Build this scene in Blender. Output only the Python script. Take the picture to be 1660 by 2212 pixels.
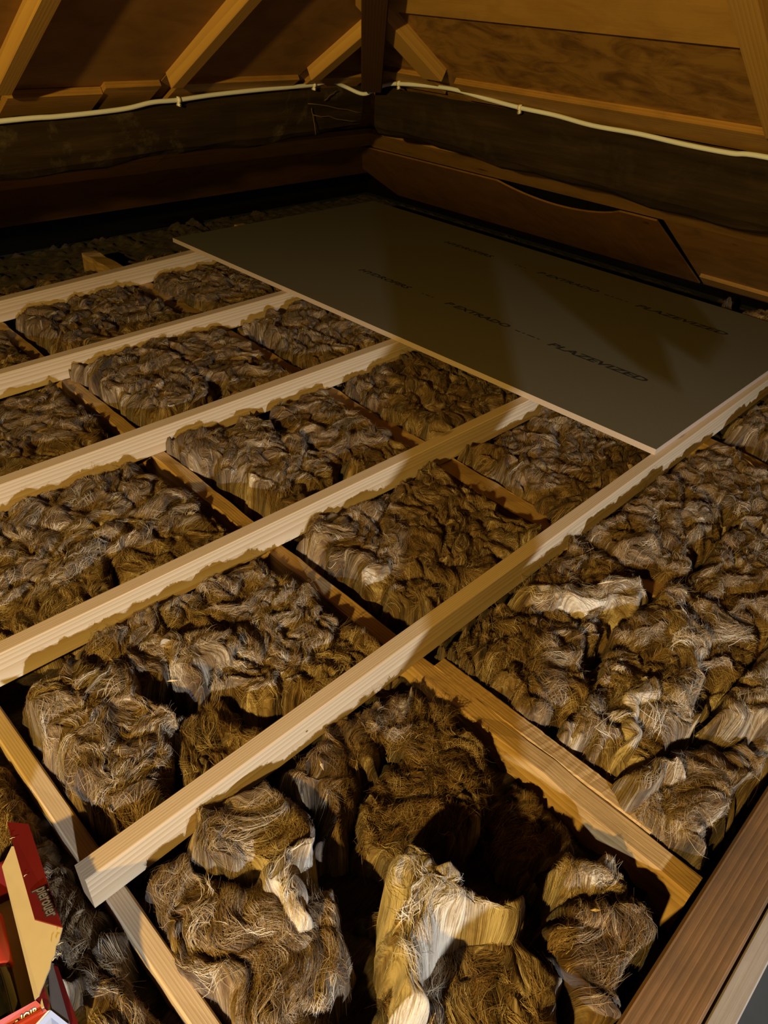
import bpy, math, random
import numpy as np
from mathutils import Vector, Matrix

for o in list(bpy.data.objects):
    bpy.data.objects.remove(o, do_unlink=True)
scene = bpy.context.scene
C = scene.collection

# ------------------------------------------------------------------ camera
cd = bpy.data.cameras.new('camera'); cam = bpy.data.objects.new('camera', cd); C.objects.link(cam)
YAW, PITCH, ROLL, FPX = 0.8367443684906954, 0.6280731453841246, -0.07242865688771159, 1577.8558505302042
_f = Vector((math.cos(PITCH)*math.sin(YAW), math.cos(PITCH)*math.cos(YAW), -math.sin(PITCH)))
_r = Vector((math.cos(YAW), -math.sin(YAW), 0)); _d = _f.cross(_r)
RT = math.cos(ROLL)*_r + math.sin(ROLL)*_d; DN = -math.sin(ROLL)*_r + math.cos(ROLL)*_d
m = Matrix((RT, -DN, -_f)).transposed().to_4x4(); m.translation = Vector((0, 0, 1.0))
cam.matrix_world = m
cd.sensor_fit = 'VERTICAL'; cd.sensor_height = 36; cd.lens = 36*FPX/2212; cd.clip_start = 0.02; cd.clip_end = 50
scene.camera = cam

# ------------------------------------------------------------------ world, lamps, exposure
w = bpy.data.worlds.new('dark_attic'); scene.world = w; w.use_nodes = True
w.node_tree.nodes['Background'].inputs[0].default_value = (1.0, 0.78, 0.52, 1)
w.node_tree.nodes['Background'].inputs[1].default_value = 0.004

def lamp(name, loc, col, power, radius):
    l = bpy.data.lights.new(name, 'POINT'); l.color = col; l.energy = power; l.shadow_soft_size = radius
    o = bpy.data.objects.new(name, l); o.location = loc; C.objects.link(o); return o
sl = bpy.data.lights.new('cool_work_lamp', 'SPOT'); sl.color = (0.80, 0.88, 1.0); sl.energy = 290; sl.shadow_soft_size = 0.03
sl.spot_size = math.radians(120); sl.spot_blend = 0.20
so = bpy.data.objects.new('cool_work_lamp', sl); so.location = (-0.98, -2.58, 1.02); C.objects.link(so)
so.rotation_euler = (Vector((math.sin(0.56)*math.cos(1.165), math.cos(0.56)*math.cos(1.165), -math.sin(1.165)))).to_track_quat('-Z', 'Y').to_euler()
lamp('warm_bulb', (-1.90, -0.25, 1.48), (1.0, 0.65, 0.15), 180, 0.04)

scene.view_settings.view_transform = 'Standard'; scene.view_settings.look = 'None'
scene.view_settings.gamma = 1; scene.view_settings.use_curve_mapping = False
scene.view_settings.exposure = 1.15

# ------------------------------------------------------------------ node helpers
def mat(name):
    m = bpy.data.materials.new(name); m.use_nodes = True
    nt = m.node_tree; return m, nt, nt.nodes['Principled BSDF']
def N(nt, typ, **kw):
    n = nt.nodes.new(typ)
    for k, v in kw.items():
        if k[0] == '_': setattr(n, k[1:], v)
        else: n.inputs[k.replace('__', ' ')].default_value = v
    return n
def L(nt, a, b): nt.links.new(a, b)
def ramp(nt, fac, stops):
    r = nt.nodes.new('ShaderNodeValToRGB'); e = r.color_ramp.elements
    while len(e) < len(stops): e.new(0.5)
    for i, (p, c) in enumerate(stops):
        e[i].position = p; e[i].color = (c[0], c[1], c[2], 1)
    L(nt, fac, r.inputs[0]); return r.outputs[0]
def coords(nt, scale=(1, 1, 1), loc=(0, 0, 0), kind='Object'):
    t = nt.nodes.new('ShaderNodeTexCoord'); mp = nt.nodes.new('ShaderNodeMapping')
    mp.inputs['Scale'].default_value = scale; mp.inputs['Location'].default_value = loc
    L(nt, t.outputs[kind], mp.inputs[0]); return mp.outputs[0]
def noise(nt, vec, scale, detail=4, rough=0.55, dist=0.0):
    n = nt.nodes.new('ShaderNodeTexNoise'); n.inputs['Scale'].default_value = scale
    n.inputs['Detail'].default_value = detail; n.inputs['Roughness'].default_value = rough
    n.inputs['Distortion'].default_value = dist; L(nt, vec, n.inputs['Vector']); return n.outputs[0]
def mixc(nt, fac, a, b, mode='MIX'):
    n = nt.nodes.new('ShaderNodeMix'); n.data_type = 'RGBA'; n.blend_type = mode
    for sock, v in ((n.inputs[0], fac), (n.inputs[6], a), (n.inputs[7], b)):
        if isinstance(v, (int, float)): sock.default_value = v
        elif isinstance(v, tuple): sock.default_value = (*v[:3], 1)
        else: L(nt, v, sock)
    return n.outputs[2]
def math_(nt, op, a, b=None, clamp=False):
    n = nt.nodes.new('ShaderNodeMath'); n.operation = op; n.use_clamp = clamp
    for i, v in enumerate((a, b)):
        if v is None: continue
        if isinstance(v, (int, float)): n.inputs[i].default_value = v
        else: L(nt, v, n.inputs[i])
    return n.outputs[0]
def bump(nt, bs, h, strength, dist):
    b = nt.nodes.new('ShaderNodeBump'); b.inputs['Strength'].default_value = strength
    b.inputs['Distance'].default_value = dist; L(nt, h, b.inputs['Height']); L(nt, b.outputs[0], bs.inputs['Normal'])

def wood(name, light, dark, ring=38, off=(0.0, 0.11, 0.07), knots=True, knotcol=(0.10, 0.045, 0.015),
         rough=0.6, contrast=0.5, grime=0.0, grimecol=(0.03, 0.02, 0.012), bumpd=0.0006, stretch=0.07):
    m, nt, bs = mat(name)
    oi = nt.nodes.new('ShaderNodeObjectInfo')
    tc = nt.nodes.new('ShaderNodeTexCoord')
    addv = nt.nodes.new('ShaderNodeVectorMath'); addv.operation = 'MULTIPLY_ADD'
    cmb = nt.nodes.new('ShaderNodeCombineXYZ')
    L(nt, oi.outputs['Random'], cmb.inputs[0]); L(nt, oi.outputs['Random'], cmb.inputs[1])
    L(nt, cmb.outputs[0], addv.inputs[0]); addv.inputs[1].default_value = (37.0, 0.06, 0.0)
    L(nt, tc.outputs['Object'], addv.inputs[2])
    base = addv.outputs[0]
    def mp(scale, loc=(0, 0, 0)):
        q = nt.nodes.new('ShaderNodeMapping'); q.inputs['Scale'].default_value = scale
        q.inputs['Location'].default_value = loc; L(nt, base, q.inputs[0]); return q.outputs[0]
    # year rings: cylinders around an axis lying along the piece, wandering
    wv = nt.nodes.new('ShaderNodeTexWave'); wv.wave_type = 'RINGS'; wv.rings_direction = 'X'; wv.wave_profile = 'SAW'
    wv.inputs['Scale'].default_value = ring; wv.inputs['Distortion'].default_value = 4.5
    wv.inputs['Detail'].default_value = 2.5; wv.inputs['Detail Scale'].default_value = 0.35
    L(nt, mp((stretch, 1, 1), off), wv.inputs['Vector'])
    fine = noise(nt, mp((6, 260, 260)), 1.0, 3, 0.6)
    broad = noise(nt, mp((1.3, 9, 9)), 1.0, 3, 0.5)
    f = math_(nt, 'ADD', math_(nt, 'MULTIPLY', wv.outputs['Fac'], contrast), math_(nt, 'MULTIPLY', fine, 0.35))
    f = math_(nt, 'ADD', f, math_(nt, 'MULTIPLY', broad, 0.45), )
    f = math_(nt, 'SUBTRACT', f, 0.32, True)
    col = mixc(nt, f, light, dark)
    if knots:
        v = nt.nodes.new('ShaderNodeTexVoronoi'); v.inputs['Scale'].default_value = 1.0
        L(nt, mp((2.6, 9, 9)), v.inputs['Vector'])
        k = ramp(nt, v.outputs['Distance'], [(0.05, (1, 1, 1)), (0.11, (0, 0, 0))])
        col = mixc(nt, k, col, knotcol)
    if grime > 0:
        g = noise(nt, mp((2.5, 5, 5), (3, 1, 2)), 2.2, 6, 0.65)
        g = ramp(nt, g, [(0.45, (0, 0, 0)), (0.72, (grime,)*3)])
        col = mixc(nt, g, col, grimecol)
    L(nt, col, bs.inputs['Base Color'])
    bs.inputs['Roughness'].default_value = rough; bs.inputs['Specular IOR Level'].default_value = 0.25
    hb = math_(nt, 'ADD', math_(nt, 'MULTIPLY', wv.outputs['Fac'], 0.4), fine)
    bump(nt, bs, hb, 0.6, bumpd)
    return m

PINE = wood('new_pine', (0.63, 0.50, 0.335), (0.40, 0.235, 0.095), ring=80, contrast=0.6)
OLDPINE = wood('aged_pine', (0.55, 0.36, 0.15), (0.26, 0.13, 0.035), ring=55, contrast=0.55, grime=0.45, grimecol=(0.07, 0.035, 0.012), rough=0.75, bumpd=0.0015)
RAFTER = wood('rafter_pine', (0.54, 0.33, 0.10), (0.30, 0.155, 0.042), ring=40, contrast=0.4, rough=0.6)
STRIP = wood('fillet_pine', (0.42, 0.235, 0.065), (0.22, 0.105, 0.028), ring=40, contrast=0.45, grime=0.4, rough=0.55)
HATCH = wood('brown_stained_timber', (0.25, 0.135, 0.060), (0.09, 0.042, 0.017), ring=30, contrast=0.6, knots=False, grime=0.5, grimecol=(0.05, 0.04, 0.03), rough=0.5, bumpd=0.0012, stretch=0.05)
DARKHIP = wood('dark_hip_timber', (0.09, 0.042, 0.016), (0.04, 0.018, 0.008), ring=40, contrast=0.5, rough=0.8)

def purlin_mat(name, stain):
    m, nt, bs = mat(name)
    a = noise(nt, coords(nt, (1.2, 14, 14)), 2.0, 6, 0.6)
    col = ramp(nt, a, [(0.3, (0.011, 0.007, 0.004)), (0.55, (0.027, 0.017, 0.009)), (0.75, (0.046, 0.028, 0.013))])
    pale = noise(nt, coords(nt, (1, 1, 1), (0.4, 0, 0.2)), 4.2, 8, 0.72, 0.4)
    pf = ramp(nt, pale, [(0.56, (0, 0, 0)), (0.70, (stain, stain, stain))])
    col = mixc(nt, pf, col, (0.16, 0.13, 0.10))
    L(nt, col, bs.inputs['Base Color']); bs.inputs['Roughness'].default_value = 0.85
    bs.inputs['Specular IOR Level'].default_value = 0.15
    bump(nt, bs, noise(nt, coords(nt, (4, 60, 60)), 3, 6, 0.7), 0.8, 0.003)
    return m
PURLIN = purlin_mat('sooty_purlin_timber', 0.45)
PURLINR = purlin_mat('olive_purlin_timber', 0.10)

def ply(name, base, dark, mott=0.8, sc=6.0):
    m, nt, bs = mat(name)
    a = noise(nt, coords(nt, (1.3, 2.0, 2.0)), sc*0.8, 7, 0.62, 0.9)
    f = ramp(nt, a, [(0.42, (0, 0, 0)), (0.68, (mott, mott, mott))])
    g = noise(nt, coords(nt, (3, 120, 120)), 1.0, 3, 0.6)
    col = mixc(nt, f, base, dark)
    col = mixc(nt, math_(nt, 'MULTIPLY', g, 0.35), col, dark)
    v = nt.nodes.new('ShaderNodeTexVoronoi'); v.inputs['Scale'].default_value = 3.2
    L(nt, coords(nt, (0.8, 1, 1)), v.inputs['Vector'])
    k = ramp(nt, v.outputs['Distance'], [(0.03, (0.8,)*3), (0.06, (0, 0, 0))])
    col = mixc(nt, k, col, (0.03, 0.013, 0.005))
    L(nt, col, bs.inputs['Base Color']); bs.inputs['Roughness'].default_value = 0.6
    bs.inputs['Specular IOR Level'].default_value = 0.25
    bump(nt, bs, g, 0.4, 0.0008)
    return m
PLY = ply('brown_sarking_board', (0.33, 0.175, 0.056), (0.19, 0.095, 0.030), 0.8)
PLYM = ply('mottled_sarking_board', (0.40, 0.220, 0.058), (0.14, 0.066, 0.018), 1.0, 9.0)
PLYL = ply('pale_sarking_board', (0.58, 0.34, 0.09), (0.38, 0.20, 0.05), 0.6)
PLYD = ply('shade_tinted_board', (0.22, 0.105, 0.030), (0.12, 0.054, 0.017), 0.7)  # darker copy of the boards; shade of corner and eaves put into the colour

def simple(name, col, rough=0.5, spec=0.4, metal=0.0, var=0.0, vs=30):
    m, nt, bs = mat(name)
    if var > 0:
        a = noise(nt, coords(nt), vs, 5, 0.6)
        c = mixc(nt, a, tuple(v*(1-var) for v in col), tuple(min(1, v*(1+var)) for v in col)); L(nt, c, bs.inputs['Base Color'])
    else: bs.inputs['Base Color'].default_value = (*col, 1)
    bs.inputs['Roughness'].default_value = rough; bs.inputs['Specular IOR Level'].default_value = spec
    bs.inputs['Metallic'].default_value = metal
    return m
CABLE = simple('cool_tinted_cable_sheath', (0.72, 0.78, 0.94), 0.45, 0.4, 0, 0.06)  # white sheath; the bluish tint stands in for cool light missing there
CLIP = simple('white_clip_plastic', (0.84, 0.84, 0.86), 0.4, 0.4, 0, 0.05)
STEEL = simple('nail_steel', (0.6, 0.58, 0.55), 0.35, 0.5, 0.9, 0.1)
INK = simple('black_stamp_ink', (0.022, 0.020, 0.016), 0.8, 0.2, 0, 0.3)
REDCARD = simple('red_printed_card', (0.13, 0.005, 0.003), 0.55, 0.35, 0, 0.12)
ORANGECARD = simple('orange_red_printed_card', (0.36, 0.035, 0.008), 0.5, 0.35, 0, 0.08)
TANCARD = simple('bare_tan_card', (0.50, 0.39, 0.20), 0.8, 0.2, 0, 0.08, 60)
GREYCARD = simple('grey_printed_card', (0.22, 0.18, 0.15), 0.6, 0.3, 0, 0.15)
LABELW = simple('pale_blue_label', (0.38, 0.44, 0.66), 0.45, 0.3, 0, 0.04)
WHITEINK = simple('cream_ink', (0.78, 0.70, 0.58), 0.5, 0.3, 0, 0.06)
GREYINK = simple('grey_brown_ink', (0.15, 0.125, 0.11), 0.5, 0.3, 0, 0.1)
DARKINK = simple('near_black_ink', (0.03, 0.018, 0.012), 0.5, 0.3, 0, 0.1)
REDPLASTIC = simple('red_plastic', (0.42, 0.035, 0.015), 0.35, 0.5, 0, 0.06)
BLACKGLOSS = simple('black_gloss_tube', (0.012, 0.012, 0.011), 0.12, 0.6, 0, 0.2)
PLASTER = simple('grey_ceiling_board', (0.045, 0.052, 0.062), 0.85, 0.2, 0, 0.25, 12)
GREYPAINT = wood('grey_weathered_board', (0.36, 0.31, 0.26), (0.22, 0.18, 0.15), ring=30, contrast=0.3, knots=False, grime=0.4, grimecol=(0.16, 0.12, 0.09), rough=0.7)
SOIL = simple('dusty_underlay', (0.035, 0.024, 0.015), 0.95, 0.1, 0, 0.4, 18)
VOIDBLACK = simple('eaves_void_black', (0.012, 0.010, 0.008), 0.95, 0.1, 0, 0.4, 25)  # near-black colour stands in for the unlit void behind the boards
TWIG = simple('dry_twig', (0.12, 0.085, 0.05), 0.8, 0.2, 0, 0.3, 60)

def chip_mats():
    m, nt, bs = mat('green_grey_chipboard')
    a = noise(nt, coords(nt), 260, 4, 0.7); b = noise(nt, coords(nt), 3.0, 4, 0.55)
    col = mixc(nt, a, (0.090, 0.080, 0.048), (0.172, 0.152, 0.094))
    col = mixc(nt, math_(nt, 'MULTIPLY', b, 0.5), col, (0.135, 0.105, 0.065))
    L(nt, col, bs.inputs['Base Color']); bs.inputs['Roughness'].default_value = 0.7; bs.inputs['Specular IOR Level'].default_value = 0.25
    bump(nt, bs, a, 0.25, 0.0006)
    e, nt, bs = mat('raw_chipboard_edge')
    a = noise(nt, coords(nt), 420, 3, 0.7)
    col = mixc(nt, a, (0.28, 0.20, 0.13), (0.62, 0.48, 0.35)); L(nt, col, bs.inputs['Base Color']); bs.inputs['Roughness'].default_value = 0.85
    return m, e
CHIP, CHIPEDGE = chip_mats()

def wool_mat():
    m, nt, bs = mat('brown_mineral_wool')
    uv = nt.nodes.new('ShaderNodeUVMap'); uv.uv_map = 'flow'
    at = nt.nodes.new('ShaderNodeAttribute'); at.attribute_name = 'tone'
    def mp(s):
        q = nt.nodes.new('ShaderNodeMapping'); q.inputs['Scale'].default_value = s; L(nt, uv.outputs[0], q.inputs[0]); return q.outputs[0]
    fib = noise(nt, mp((20, 240, 1)), 1.0, 5, 0.7, 0.35)
    fib2 = noise(nt, mp((60, 800, 1)), 1.0, 2, 0.6, 0.2)
    blot = noise(nt, mp((16, 45, 1)), 1.0, 3, 0.6, 0.8)
    pat = noise(nt, coords(nt, (1, 1, 1)), 13, 5, 0.6, 0.6)
    t = math_(nt, 'ADD', at.outputs['Fac'], math_(nt, 'MULTIPLY', math_(nt, 'SUBTRACT', pat, 0.5), 0.7))
    t = math_(nt, 'ADD', t, math_(nt, 'MULTIPLY', math_(nt, 'SUBTRACT', blot, 0.5), 1.1))
    t = math_(nt, 'ADD', t, math_(nt, 'MULTIPLY', math_(nt, 'SUBTRACT', fib, 0.5), 1.5))
    t = math_(nt, 'ADD', t, math_(nt, 'MULTIPLY', math_(nt, 'SUBTRACT', fib2, 0.5), 0.5), True)
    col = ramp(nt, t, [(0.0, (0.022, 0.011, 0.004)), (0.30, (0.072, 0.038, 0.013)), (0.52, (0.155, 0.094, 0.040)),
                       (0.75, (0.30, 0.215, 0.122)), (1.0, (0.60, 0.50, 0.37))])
    L(nt, col, bs.inputs['Base Color']); bs.inputs['Roughness'].default_value = 0.85
    bs.inputs['Specular IOR Level'].default_value = 0.12
    bs.inputs['Sheen Weight'].default_value = 0.15; bs.inputs['Sheen Roughness'].default_value = 0.5
    h = math_(nt, 'ADD', fib, math_(nt, 'MULTIPLY', fib2, 0.5))
    bump(nt, bs, h, 1.0, 0.006)
    return m
WOOL = wool_mat()
def fibre_mat():
    m, nt, bs = mat('wool_fibres')
    at = nt.nodes.new('ShaderNodeAttribute'); at.attribute_name = 'tone'
    col = ramp(nt, at.outputs['Fac'], [(0.0, (0.06, 0.03, 0.012)), (0.35, (0.17, 0.095, 0.036)), (0.6, (0.30, 0.20, 0.10)), (0.8, (0.46, 0.36, 0.24)), (1.0, (0.68, 0.60, 0.48))])
    L(nt, col, bs.inputs['Base Color']); bs.inputs['Roughness'].default_value = 0.6; bs.inputs['Specular IOR Level'].default_value = 0.2
    return m
FIBRE = fibre_mat()

# ------------------------------------------------------------------ mesh helpers
def mesh_obj(name, verts, faces, material, parent=None, smooth=False, loc=None, rot=None):
    me = bpy.data.meshes.new(name); me.from_pydata([tuple(v) for v in verts], [], faces); me.update()
    if smooth: me.shade_smooth()
    mats = material if isinstance(material, (list, tuple)) else [material]
    for mm in mats: me.materials.append(mm)
    o = bpy.data.objects.new(name, me); C.objects.link(o)
    if parent is not None: o.parent = parent
    if loc is not None: o.location = loc
    if rot is not None: o.rotation_euler = rot
    return o
def tag(o, label=None, cat=None, group=None, kind=None):
    if label: o['label'] = label
    if cat: o['category'] = cat
    if group: o['group'] = group
    if kind: o['kind'] = kind
    return o
def empty(name, loc=(0, 0, 0)):
    o = bpy.data.objects.new(name, None); o.empty_display_size = 0.05; o.location = loc; C.objects.link(o); return o

def profile(w, h, c):
    # chamfered rectangle, top centre at the origin, counter-clockwise in (y, z)
    a = w/2
    return [(-a, -c), (-a, -h+c), (-a+c, -h), (a-c, -h), (a, -h+c), (a, -c), (a-c, 0), (-a+c, 0)]
def beam(name, A, B, w, h, material, parent=None, c=0.0025, segs=1, wob=0.0, seed=0, up=(0, 0, 1), w2=None, h2=None):
    """Timber whose TOP centre line runs A to B; its own X axis lies along the grain."""
    A = Vector(A); B = Vector(B); X = (B-A); Ln = X.length; X.normalize()
    Zu = Vector(up); Y = Zu.cross(X).normalized(); Z = X.cross(Y).normalized()
    rnd = random.Random(seed); vs = []; fs = []
    n = 8
    for i in range(segs+1):
        t = i/segs
        ww = w + ((w2-w)*t if w2 else 0); hh = h + ((h2-h)*t if h2 else 0)
        for (y, z) in profile(ww, hh, c):
            vs.append((t*Ln, y+rnd.uniform(-wob, wob), z+rnd.uniform(-wob, wob)))
    for i in range(segs):
        for k in range(n):
            a, b = i*n+k, i*n+(k+1) % n
            fs.append((a, b, b+n, a+n))
    fs.append(tuple(range(n-1, -1, -1))); fs.append(tuple(range(segs*n, segs*n+n)))
    fs = [tuple(reversed(f)) for f in fs]
    o = mesh_obj(name, vs, fs, material, parent)
    mw = Matrix((X, Y, Z)).transposed().to_4x4(); mw.translation = A
    o.matrix_world = mw
    return o
def slab(name, P, thick, material, parent=None, n=None):
    """Thin board from a world polygon P (list of points), thickened along -n."""
    P = [Vector(p) for p in P]; k = len(P)
    n = Vector(n) if n else (P[1]-P[0]).cross(P[2]-P[0]).normalized()
    org = P[0]; X = (P[1]-P[0]).normalized(); Y = n.cross(X)
    mw = Matrix((X, Y, n)).transposed().to_4x4(); mw.translation = org
    inv = mw.inverted()
    top = [inv @ p for p in P]; bot = [inv @ (p-n*thick) for p in P]
    fs = [tuple(range(k)), tuple(range(2*k-1, k-1, -1))]+[(i, i+k, (i+1) % k+k, (i+1) % k) for i in range(k)]
    o = mesh_obj(name, top+bot, fs, material, parent)
    if parent is None: o.matrix_world = mw
    else: o.matrix_world = mw
    return o
def tube_data(pts, rad, n=8, caps=True):
    pts = [Vector(p) for p in pts]; vs = []; fs = []
    up = Vector((0, 0, 1))
    for i, p in enumerate(pts):
        t = (pts[min(i+1, len(pts)-1)]-pts[max(i-1, 0)]).normalized()
        u = t.cross(up if abs(t.z) < 0.95 else Vector((1, 0, 0))).normalized(); v = t.cross(u)
        r = rad[i] if isinstance(rad, (list, tuple)) else rad
        for k in range(n):
            a = 2*math.pi*k/n; vs.append(p+u*(r*math.cos(a))+v*(r*math.sin(a)))
    for i in range(len(pts)-1):
        for k in range(n):
            a, b = i*n+k, i*n+(k+1) % n; fs.append((a, b, b+n, a+n))
    if caps:
        fs.append(tuple(range(n-1, -1, -1))); fs.append(tuple(range((len(pts)-1)*n, len(pts)*n)))
    return vs, fs
def spline(pts, sub=6):
    pts = [Vector(p) for p in pts]; out = []
    for i in range(len(pts)-1):
        p0 = pts[max(i-1, 0)]; p1 = pts[i]; p2 = pts[i+1]; p3 = pts[min(i+2, len(pts)-1)]
        for k in range(sub):
            t = k/sub
            out.append(0.5*((2*p1)+(p2-p0)*t+(2*p0-5*p1+4*p2-p3)*t*t+(3*p1-p0-3*p2+p3)*t**3))
    out.append(pts[-1]); return out
def text_mesh(name, s, size, material, parent, origin, xdir, ydir, extr=0.0002, shear=0.0, bold=0.0, sx=1.0):
    cu = bpy.data.curves.new(name, 'FONT'); cu.body = s; cu.size = size; cu.extrude = extr; cu.shear = shear; cu.offset = bold
    cu.align_x = 'CENTER'; cu.align_y = 'CENTER'; cu.resolution_u = 2
    t = bpy.data.objects.new(name+'_curve', cu); C.objects.link(t)
    bpy.context.view_layer.update()
    me = bpy.data.meshes.new_from_object(t.evaluated_get(bpy.context.evaluated_depsgraph_get()))
    bpy.data.objects.remove(t, do_unlink=True); bpy.data.curves.remove(cu)
    me.name = name; me.materials.clear(); me.materials.append(material)
    o = bpy.data.objects.new(name, me); C.objects.link(o); o.parent = parent
    X = Vector(xdir).normalized(); Y = Vector(ydir); Y = (Y-X*Y.dot(X)).normalized(); Z = X.cross(Y)
    mw = Matrix((X*sx, Y, Z)).transposed().to_4x4(); mw.translation = Vector(origin)
    o.matrix_world = mw
    return o

# ------------------------------------------------------------------ setting: floor, roof slopes
SL = math.tan(math.radians(31)); E0 = 3.35
CS, SN = math.cos(math.radians(31)), math.sin(math.radians(31))
def RR(x, y, off=0.0):     # point on the right-hand slope, off = distance into the room
    return Vector((x-SN*off, y, SL*(E0-x)-CS*off))
def LR(x, y, off=0.0):     # point on the left-hand slope
    return Vector((x, y-SN*off, SL*(E0-y)-CS*off))
NR = Vector((-SN, 0, -CS)); NL = Vector((0, -SN, -CS))

fl = mesh_obj('floor', [(-1.6, -2.6, -0.2), (4.0, -2.6, -0.2), (4.0, 4.0, -0.2), (-1.6, 4.0, -0.2),
                        (-1.6, -2.6, -0.23), (4.0, -2.6, -0.23), (4.0, 4.0, -0.23), (-1.6, 4.0, -0.23)],
              [(0, 1, 2, 3), (7, 6, 5, 4), (0, 4, 5, 1), (1, 5, 6, 2), (2, 6, 7, 3), (3, 7, 4, 0)], PLASTER)
tag(fl, 'dusty grey ceiling board under the wool', kind='structure')

wr = slab('wall_right', [RR(3.85, -2.2, -0.08), RR(3.85, 4.0, -0.08), RR(0.9, 4.0, -0.08), RR(0.9, -2.2, -0.08)], 0.02, VOIDBLACK, n=NR)
tag(wr, 'boarded roof slope rising on the right', kind='structure')
wl = slab('wall_left', [LR(4.0, 3.85, -0.08), LR(-1.6, 3.85, -0.08), LR(-1.6, 0.9, -0.08), LR(4.0, 0.9, -0.08)], 0.02, VOIDBLACK, n=NL)
tag(wl, 'boarded roof slope rising on the left', kind='structure')
def rpanel(y0, y1, x0, x1, off, material, th=0.012, parent=None):
    return slab('panel', [RR(x1, y0, off), RR(x1, y1, off), RR(x0, y1, off), RR(x0, y0, off)], th, material, parent or wr, n=NR)
def lpanel(x0, x1, y0, y1, off, material, th=0.012, parent=None):
    return slab('panel', [LR(x1, y1, off), LR(x0, y1, off), LR(x0, y0, off), LR(x1, y0, off)], th, material, parent or wl, n=NL)
rpanel(-2.2, 2.6, 1.79, 2.42, -0.012, PLYM)
rpanel(0.66, 1.74, 1.52, 1.803, 0.0, PLYL)
rpanel(0.66, 1.74, 1.22, 1.517, 0.002, PLYL)
rpanel(-2.2, 0.655, 1.22, 1.786, -0.010, PLY)
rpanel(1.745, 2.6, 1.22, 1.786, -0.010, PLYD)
rpanel(0.66, 1.74, 0.95, 1.216, 0.0, PLYM)
lpanel(-1.6, 0.80, 1.2, 2.40, -0.012, PLY); lpanel(0.803, 1.30, 1.2, 2.40, -0.014, PLY)
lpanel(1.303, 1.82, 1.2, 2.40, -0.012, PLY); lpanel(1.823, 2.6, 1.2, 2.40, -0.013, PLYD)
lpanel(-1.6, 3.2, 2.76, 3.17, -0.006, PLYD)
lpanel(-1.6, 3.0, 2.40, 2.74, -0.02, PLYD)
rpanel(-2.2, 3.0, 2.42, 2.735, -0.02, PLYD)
rpanel(-2.2, 1.223, 2.74, 3.40, -0.004, PLY)
# lower right lining sheet with a sagging top edge that leaves a dark slit
def sag_panel():
    y0, y1 = 1.225, 3.1; n = 48; top = []; bot = []
    for i in range(n+1):
        y = y0+(y1-y0)*i/n
        s = max(0.0, 1-((y-1.67)/0.29)**2); dip = 0.062*s**0.8
        top.append((2.752+dip, y, 0.022+0.014*s)); bot.append((3.36, y, 0.010))
    vs = []; fs = []
    for (x, y, o) in top: vs.append(RR(x, y, o))
    for (x, y, o) in bot: vs.append(RR(x, y, o))
    k = n+1
    for (x, y, o) in top: vs.append(RR(x, y, o-0.007))
    for (x, y, o) in bot: vs.append(RR(x, y, o-0.007))
    for i in range(n):
        fs += [(i, i+1, k+i+1, k+i), (2*k+i+1, 2*k+i, 3*k+i, 3*k+i+1), (i+1, i, 2*k+i, 2*k+i+1), (k+i, k+i+1, 3*k+i+1, 3*k+i)]
    fs += [(0, k, 3*k, 2*k), (n, 2*k+n, 3*k+n, k+n)]
    o = mesh_obj('panel', vs, fs, PLYD, wr); o.matrix_parent_inverse = wr.matrix_world.inverted()
    o['label'] = 'warped brown lining sheet sagging away from its batten'
bpy.context.view_layer.update()
sag_panel()

# battens under the purlins (trim)
def rtrim(n, y0, y1, x, wdt, off, material, th=0.02):
    o = slab('trim_%d' % n, [RR(x+wdt, y0, off), RR(x+wdt, y1, off), RR(x, y1, off), RR(x, y0, off)], th, material, n=NR)
    return tag(o, kind='structure')
def ltrim(n, x0, x1, y, wdt, off, material, th=0.02):
    o = slab('trim_%d' % n, [LR(x1, y+wdt, off), LR(x0, y+wdt, off), LR(x0, y, off), LR(x1, y, off)], th, material, n=NL)
    return tag(o, kind='structure')
rtrim(1, -2.0, 2.72, 2.60, 0.15, 0.012, STRIP)['label'] = 'orange brown batten under the right purlin'
ltrim(2, -1.6, 1.55, 2.60, 0.15, 0.012, STRIP)['label'] = 'brown batten under the left purlin'
ltrim(3, 1.555, 2.74, 2.605, 0.14, 0.010, STRIP)['label'] = 'short brown batten near the dark corner'
# fillets lying on the purlins between the rafters
rtrim(4, -2.0, 0.645, 2.10, 0.085, 0.004, STRIP)
rtrim(5, 0.71, 1.725, 2.10, 0.085, 0.006, STRIP)['label'] = 'long knotty fillet along the right purlin'
rtrim(6, 1.825, 2.1, 2.10, 0.08, 0.003, STRIP)
ltrim(7, -1.6, 0.795, 2.165, 0.10, 0.004, STRIP)
ltrim(8, 0.858, 1.12, 2.175, 0.09, 0.008, STRIP)
ltrim(9, 1.123, 1.295, 2.155, 0.11, 0.003, STRIP)
ltrim(10, 1.352, 1.81, 2.15, 0.10, 0.004, STRIP)
ltrim(11, 1.865, 2.13, 2.15, 0.09, 0.003, STRIP)

rtrim(12, -2.0, 1.20, 3.265, 0.065, 0.012, STRIP)['label'] = 'lit strip along the foot of the right roof slope'
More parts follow.
